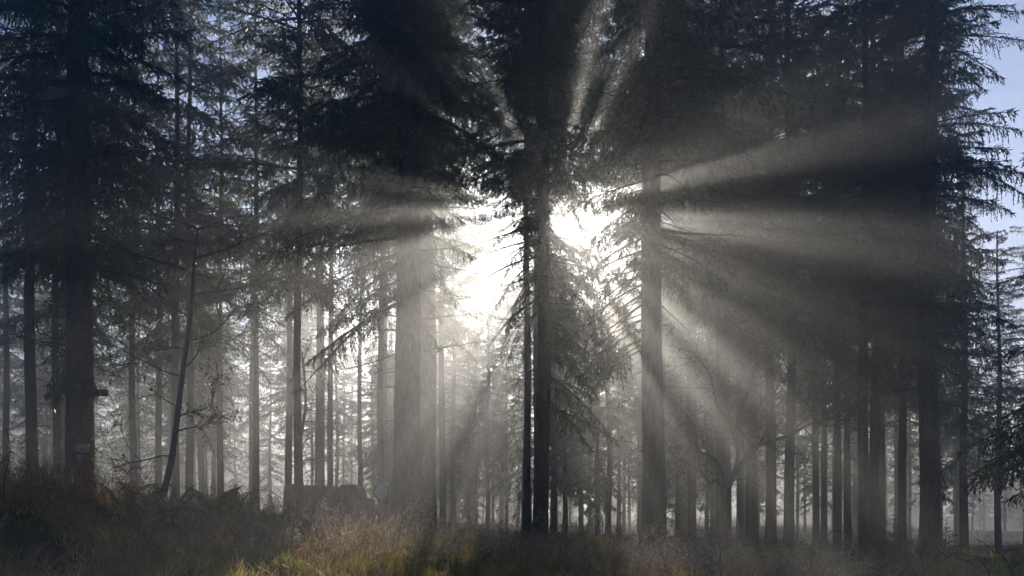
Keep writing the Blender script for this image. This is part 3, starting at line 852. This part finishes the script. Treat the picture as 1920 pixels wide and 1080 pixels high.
m.build("panel_border", [M_dark], pn)
m = MB(); gg = random.Random(3)
for zz in (.075, .0, -.075):
    xx = -.17
    while xx < .16:
        l = gg.uniform(.02, .05); m.box((xx + l / 2, -.009, pz + zz), (l, .004, .028)); xx += l + .014
m.build("lettering", [M_dark], pn)

# ------------------------------------------------------------------ the parked truck, dim in the fog
M_tarp = mat("dark_olive_tarpaulin", (.045, .05, .035), (.07, .075, .05), 3, .8, .2, bump=.3, bscale=6)
M_paint = mat("dark_green_paint", (.02, .03, .02), (.035, .045, .03), 3, .85, .1)
M_glass = mat("dark_glass", (.02, .025, .03), None, 3, .45, .3)
M_tyre = mat("tyre_rubber", (.02, .02, .02), (.035, .03, .03), 8, .9, .2)
D = 32.0
x, y, z = at(620, D)
tk = empty("parked_truck", (x, y, z), "dark forestry truck with a covered bed parked dim in the fog beside the round sign", "truck")
top = Z(908, D) - z
def X(px): return (px - 620) / FPX * D
m = MB()
n = 18; xs = np.linspace(X(545), X(645), n)
prof = np.array([(0, .75), (-1.0, .75), (-1.05, 1.2), (-1.02, top - .25), (-.8, top - .06), (0, top), (.8, top - .06), (1.02, top - .25), (1.05, 1.2), (1.0, .75)])
rg = np.random.default_rng(2)
v = np.array([[(xx, a, b + (rg.normal(0, .012) + .03 * math.sin(i * 1.1)) * (b > 1.3) - (.10 * i / n if b > 1.3 else 0)) for a, b in prof] for i, xx in enumerate(xs)])
i_ = np.arange(n - 1)[:, None] * 10; j_ = np.arange(10)[None]
m.add(v.reshape(-1, 3), np.stack([i_ + j_, i_ + (j_ + 1) % 10, i_ + 10 + (j_ + 1) % 10, i_ + 10 + j_], -1).reshape(-1, 4))
for q in (0, (n - 1) * 10): m.add(v.reshape(-1, 3)[q:q + 10], [(0, 1, 2, 9), (2, 3, 8, 9), (3, 4, 7, 8), (4, 5, 6, 7)])
m.build("cover", [M_tarp], tk)
m = MB(); m.box(((X(545) + X(645)) / 2, 0, .66), (X(645) - X(545) + .1, 2.0, .16)); m.build("bed", [M_paint], tk)
ctop = Z(911, D) - z
m = MB()
cabp = [(X(647), .5), (X(647), ctop + .02), (X(670), ctop + .04), (X(676), ctop - .1), (X(681), ctop - .45), (X(695), ctop - .55), (X(698), 1.1), (X(698), .5)]
for (ya, yb) in [(-.95, .95)]:
    a = np.array([(p_[0], ya, p_[1]) for p_ in cabp]); b = np.array([(p_[0], yb, p_[1]) for p_ in cabp])
    v = np.vstack([a, b]); j = np.arange(8)
    m.add(v, np.stack([j, (j + 1) % 8, 8 + (j + 1) % 8, 8 + j], -1))
    for q in (0, 8): m.add(v[q:q + 8], [(0, 1, 2, 3), (0, 3, 4, 7), (4, 5, 6, 7)])
body = m.build("cab", [M_paint], tk)
m = MB(); m.box((X(660), -.957, ctop - .42), (X(671) - X(651), .02, .46)); m.build("window", [M_glass], body)
m = MB(); m.box((X(660), -.955, .95), (X(673) - X(650), .02, .7)); dr = m.build("door", [M_paint], body)
m = MB(); m.box((X(653), -.975, 1.15), (.14, .03, .03)); m.build("handle", [M_steel], dr)
m = MB(); m.box((X(678), -1.1, ctop - .3), (.05, .2, .26)); m.build("mirror", [M_tyre], tk)
for wx in (X(565), X(585), X(680)):
    for sy in (-.85, .85):
        m = MB(); m.tube([(wx, sy - .14, .42), (wx, sy - .13, .42), (wx, sy + .13, .42), (wx, sy + .14, .42)], [.25, .42, .42, .25], 24); wh = m.build("wheel", [M_tyre], tk, True)
        m = MB(); m.tube([(wx, sy - .13, .42), (wx, sy + .13, .42)], .2, 16); m.tube([(wx, sy - .09, .42), (wx, sy - .1, .42)], [.001, .2], 16); m.build("rim", [M_steel], wh, True)

# ------------------------------------------------------------------ grass, weeds, ferns
def scatter(n, seed, d0, d1, p=1.0, pxl=-150, pxr=2070):
    rng = np.random.default_rng(seed)
    D = d0 + (d1 - d0) * rng.random(n) ** p
    X_ = (rng.uniform(pxl, pxr, n) - 960) / FPX * D
    return X_, D

def blades(n, seed, d0, d1, p, hmin, hmax, wd, clump=True):
    rng = np.random.default_rng(seed)
    x, y = scatter(n, seed, d0, d1, p)
    if clump:   # tussocks
        c = np.sin(x * 2.3 + 2 * np.sin(y * 1.7)) * np.cos(y * 2.9 + np.sin(x * 1.3)) + .5 * np.sin(x * 6 + y * 5)
        keep = rng.random(n) < .55 + .4 * c
        x, y = x[keep], y[keep]; c = c[keep]; n = len(x)
        hm = .75 + .35 * np.clip(c, -1, 1.2)
    else: hm = np.ones(n)
    z = hgt(x, y) - .02
    left = sst(-1.0, -3.5, x) * .0 + 1
    h = rng.uniform(hmin, hmax, n) * hm * left
    a = rng.uniform(0, 6.283, n); b = rng.uniform(.15, .95, n) * h
    dx, dy = np.cos(a) * b, np.sin(a) * b
    wa = rng.uniform(0, 6.283, n); wx, wy = np.cos(wa) * wd * .5, np.sin(wa) * wd * .5
    wx *= rng.uniform(.6, 1.5, n); wy *= rng.uniform(.6, 1.5, n)
    def pt(fx, fz, k): return np.stack([x + dx * fx + wx * k, y + dy * fx + wy * k, z + h * fz], -1)
    v = np.stack([pt(0, 0, -1), pt(0, 0, 1), pt(.3, .6, .8), pt(.3, .6, -.8), pt(1, .93, .1), pt(1, .93, -.1)], 1).reshape(-1, 3)
    i = np.arange(n)[:, None] * 6
    f = np.concatenate([i + [0, 1, 2, 3], i + [3, 2, 4, 5]], 0)
    return v, f

def add_blades(v, f, base):
    rng = np.random.default_rng(len(v))
    n = len(v) // 6
    x, y = v[::6, 0], v[::6, 1]
    pr = .12 + .62 * sst(-2.6, -4.6, x) + .25 * sst(1.0, 3.0, x) + .25 * np.sin(x * 1.9 + y) * np.sin(y * 1.3 - x)
    m_ = np.where(rng.random(n) < pr, np.where(rng.random(n) < .5, 2, 1), 0)
    mb.add(v, f, 0); mb.m[-1] = np.concatenate([m_, m_]).astype(np.int32)
mb = MB()
v, f = blades(36000, 7, 7.5, 11.5, 1.0, .05, .2, .016); add_blades(v, f, 0)
v, f = blades(150000, 1, 2.2, 14, 1.0, .06, .22, .013); add_blades(v, f, 0)
v, f = blades(60000, 2, 11, 30, 1.3, .12, .34, .022); mb.add(v, f, 0)
v, f = blades(26000, 3, 4, 16, 1.0, .25, .55, .006); mb.add(v, f, 1)
tag(mb.build("grass", [M_grass, M_dry, M_rust]), kind="stuff")

def weed_t(seed, kind):
    """a dry weed: branching stem with small heads"""
    rng = np.random.default_rng(seed); m = MB()
    h = 1.0
    B, Dd, LN, W = [], [], [], []
    def stem(p, d, L, r):
        P = [np.array(p)]
        for i in range(4):
            d = d + rng.normal(0, .12, 3); P.append(P[-1] + d * L / 4)
        m.tube(P, np.linspace(r, r * .4, 5), 3, 0); return np.array(P)
    P = stem((0, 0, 0), np.array([rng.normal(0, .15), rng.normal(0, .15), 1.]), h, .008)
    tips = [P[-1]]
    for i in range(rng.integers(5, 9)):
        k = rng.integers(1, 5); a = rng.uniform(0, 6.28)
        Q = stem(P[k], np.array([math.cos(a) * .7, math.sin(a) * .7, rng.uniform(.4, 1.)]), rng.uniform(.18, .4), .005)
        tips.append(Q[-1]); tips.append(Q[2])
    for t in tips:
        m_ = {0: 7, 1: 9, 2: 4}[kind]
        sp = {0: .035, 1: .05, 2: .02}[kind]
        B.append(t + rng.normal(0, sp, (m_, 3))); Dd.append(rng.normal(size=(m_, 3))); LN.append(rng.uniform(.6, 1.3, m_) * {0: .035, 1: .04, 2: .03}[kind]); W.append(rng.uniform(.5, 1, m_) * {0: .022, 1: .02, 2: .02}[kind])
    # leaves along the stem
    k = 10
    B.append(P[rng.integers(0, 4, k)] + rng.normal(0, .02, (k, 3))); Dd.append(rng.normal(size=(k, 3)) + [0, 0, .3]); LN.append(rng.uniform(.06, .16, k)); W.append(rng.uniform(.01, .025, k))
    diamonds(m, np.vstack(B), np.vstack(Dd), np.concatenate(LN), np.concatenate(W), rng, 1)
    return m.merged()

def weeds(mb, templates, n, seed, d0, d1, s0, s1, dens=None, pxl=-100, pxr=2020, p=1.0, mats=(0, 1)):
    rng = np.random.default_rng(seed)
    x, y = scatter(n, seed + 9, d0, d1, p, pxl, pxr)
    if dens is not None:
        k = rng.random(n) < dens(x, y); x, y = x[k], y[k]
    z = hgt(x, y) - .02
    for i in range(len(x)):
        T = templates[rng.integers(len(templates))]
        s = rng.uniform(s0, s1); a = rng.uniform(0, 6.28); c_, s_ = math.cos(a) * s, math.sin(a) * s
        v = T.v[0] @ np.array([[c_, s_, 0], [-s_, c_, 0], [0, 0, s]], np.float32) + np.array([x[i], y[i], z[i]], np.float32)
        mb.v.append(v); mb.f.append(T.f[0] + mb.n); mb.m.append(np.where(T.m[0] == 0, mats[0], mats[1]).astype(np.int32)); mb.n += len(v)

T0 = [weed_t(i, 0) for i in range(5)]; T1 = [weed_t(20 + i, 1) for i in range(5)]; T2 = [weed_t(40 + i, 2) for i in range(5)]
def blob(*cs):
    def f(x, y):
        o = np.zeros(len(x))
        for (cx, cyy, rx, ry, a) in cs: o = np.maximum(o, a * np.exp(-((x - cx) / rx) ** 2 - ((y - cyy) / ry) ** 2))
        return o
    return f
mb = MB()
# heather-brown scrub along the bank top
weeds(mb, T1, 2600, 61, 7, 13, .25, .5, blob((-6.5, 10, 2.6, 2.5, 1), (-3.5, 11, 1.5, 1.2, .5)), mats=(2, 2))
weeds(mb, T2, 500, 62, 7.5, 12, .4, .72, blob((-6.2, 10.0, 1.6, 1.4, 1), (-3.8, 11, 1.2, 1, .4)), mats=(2, 2))
# pale heads of the middle and right, thickened to brighten the sunlit patch
weeds(mb, T0, 3200, 63, 7, 13, .25, .5, blob((-1.6, 9.2, 1.8, 1.1, .9), (2.4, 10.2, 1.7, 1.5, 1), (4.2, 9.5, 1.5, 1.2, .7)), mats=(0, 1))
weeds(mb, T2, 900, 64, 8, 20, .4, .85, blob((.8, 13, 2.5, 3, .8), (3, 13, 2.5, 3, .5)), mats=(0, 0))
weeds(mb, T1, 1800, 65, 5, 15, .2, .42, lambda x, y: np.full(len(x), .5), mats=(2, 0))
weeds(mb, T1, 1300, 66, 14, 34, .3, .6, lambda x, y: np.full(len(x), .7), mats=(2, 2))
tag(mb.build("undergrowth", [M_dry, M_seed, M_rust]), kind="stuff")

def frond(seed, L):
    rng = np.random.default_rng(seed); m = MB()
    t = np.linspace(0, 1, 26)
    c = rng.uniform(.5, 1.0)
    P = np.stack([L * (t * .55 + .12 * t ** 2), 0.04 * L * np.sin(t * 3 + seed), L * (t * .95 - c * .75 * t ** 2.4)], -1)
    m.tube(P, np.linspace(.005, .001, 26), 4)
    tan = np.gradient(P, axis=0); tan /= np.linalg.norm(tan, axis=1)[:, None]
    lat = np.array([0, 1., 0])
    B, Dd, LN, W = [], [], [], []
    for i in range(5, 26):
        w_ = L * .26 * math.sin(math.pi * min(1, (t[i] * .95 + .12)) ** .8)
        if w_ < .01: w_ = .01
        for sd in (-1, 1):
            d = lat * sd + tan[i] * .35 + np.array([0, 0, -.18])
            d /= np.linalg.norm(d); k = 7
            s = (np.arange(k) + .5) / k
            pts = P[i] + d * w_ * s[:, None]
            for q in (-1, 1):
                B.append(pts); Dd.append(np.tile(d * .6 + tan[i] * q * .8, (k, 1)) + rng.normal(0, .1, (k, 3))); LN.append(w_ * .30 * (1.1 - s)); W.append(np.full(k, .011))
            B.append(P[i][None]); Dd.append(d[None]); LN.append(np.array([w_])); W.append(np.array([.004]))
    diamonds(m, np.vstack(B), np.vstack(Dd), np.concatenate(LN), np.concatenate(W), rng, 0)
    return m.merged()
FR = [frond(i, .7) for i in range(4)]
def fern(px, D, s, label, seed, n=6):
    x, y, z = at(px, D)
    root = empty("fern", (x, y, z), label, "fern", "ferns")
    rng = np.random.default_rng(seed)
    for i in range(n):
        m = MB(); M = Matrix.Rotation(rng.uniform(0, 6.28), 4, 'Z') @ Matrix.Rotation(R(rng.uniform(-25, 15)), 4, 'Y') @ Matrix.Scale(s * rng.uniform(.8, 1.15), 4)
        m.add_mb(FR[rng.integers(4)], M); m.build("frond", [M_fern], root)
fern(232, 10.6, .95, "dark fern on the bank nearest the thick marker trunk", 1)
fern(268, 10.4, 1.1, "tall fern with curled frond tips before the leaning sapling", 2, 5)
fern(318, 10.2, 1.0, "pale green fern leaning outward at the leaning sapling's foot", 3, 5)
fern(402, 11, 1.0, "fern on the bank below the two middle fog trunks", 4)
fern(445, 11.4, .9, "low spreading fern at the end of the bank's fern row", 5)
fern(498, 11, .8, "dark low fern on the slope just before the parked truck's rear", 6)
fern(850, 8.5, .45, "reddish-brown edged fern among pale weeds in front of the broad twin trunks", 7)
fern(1050, 8.6, .5, "dark fern beside the foot of the slim pair of trunks", 8)
fern(905, 9, .5, "dark fern in the shaded weeds between the twin trunks and the slim pair", 9)

# leafy shoot at the left edge
x, y, z = at(8, 8)
e = empty("leafy_shoot", (x, y, z), "leafy yellow-green shoot standing up at the picture's edge on the bank", "shoot")
m = MB(); P = bez([(0, 0, -.1), (.0, 0, .25), (.06, 0, .5), (.02, 0, .75)], 14); m.tube(P, np.linspace(.007, .003, 14), 5); m.build("stem", [M_twig], e)
M_yg = mat("yellow_green_leaf", (.16, .17, .03), (.26, .24, .05), 12, .4, .4, trans=.5, tcol=(2, 1.9, 1.2))
rng = np.random.default_rng(8)
for i in range(11):
    m = MB(); a = rng.uniform(0, 6.28); l = rng.uniform(.06, .1); k = rng.integers(5, 14)
    d = np.array([math.cos(a), math.sin(a), rng.uniform(-.3, .5)]); d /= np.linalg.norm(d); s_ = np.cross(d, [0, 0, 1.]); s_ /= np.linalg.norm(s_)
    t = np.linspace(0, 1, 6); wv = np.sin(np.pi * t ** .8) * l * .3
    c0 = P[k] + np.outer(t * l, d) + np.outer(-t ** 2 * .02, [0, 0, 1.])
    v = np.vstack([c0 - wv[:, None] * s_, c0 + wv[:, None] * s_]); j = np.arange(5)
    m.add(v, np.stack([j, j + 1, 6 + j + 1, 6 + j], -1)); m.build("leaf", [M_yg], e)

# ------------------------------------------------------------------ the fog
m = MB(); m.box((0, 85, (HAZE_TOP - 7.3) / 2), (620, 450, HAZE_TOP + 7.3))
M_haze = bpy.data.materials.new("haze"); M_haze.use_nodes = True
t = M_haze.node_tree; t.nodes.remove(t.nodes["Principled BSDF"])
pv = t.nodes.new("ShaderNodeVolumePrincipled")
pv.inputs["Density"].default_value = HAZE
pv.inputs["Color"].default_value = (.97, .96, .95, 1)
pv.inputs["Anisotropy"].default_value = .72
t.links.new(pv.outputs[0], t.nodes["Material Output"].inputs["Volume"])
tag(m.build("haze", [M_haze]), kind="stuff")
print("VERTS", sum(len(m.vertices) for m in bpy.data.meshes))
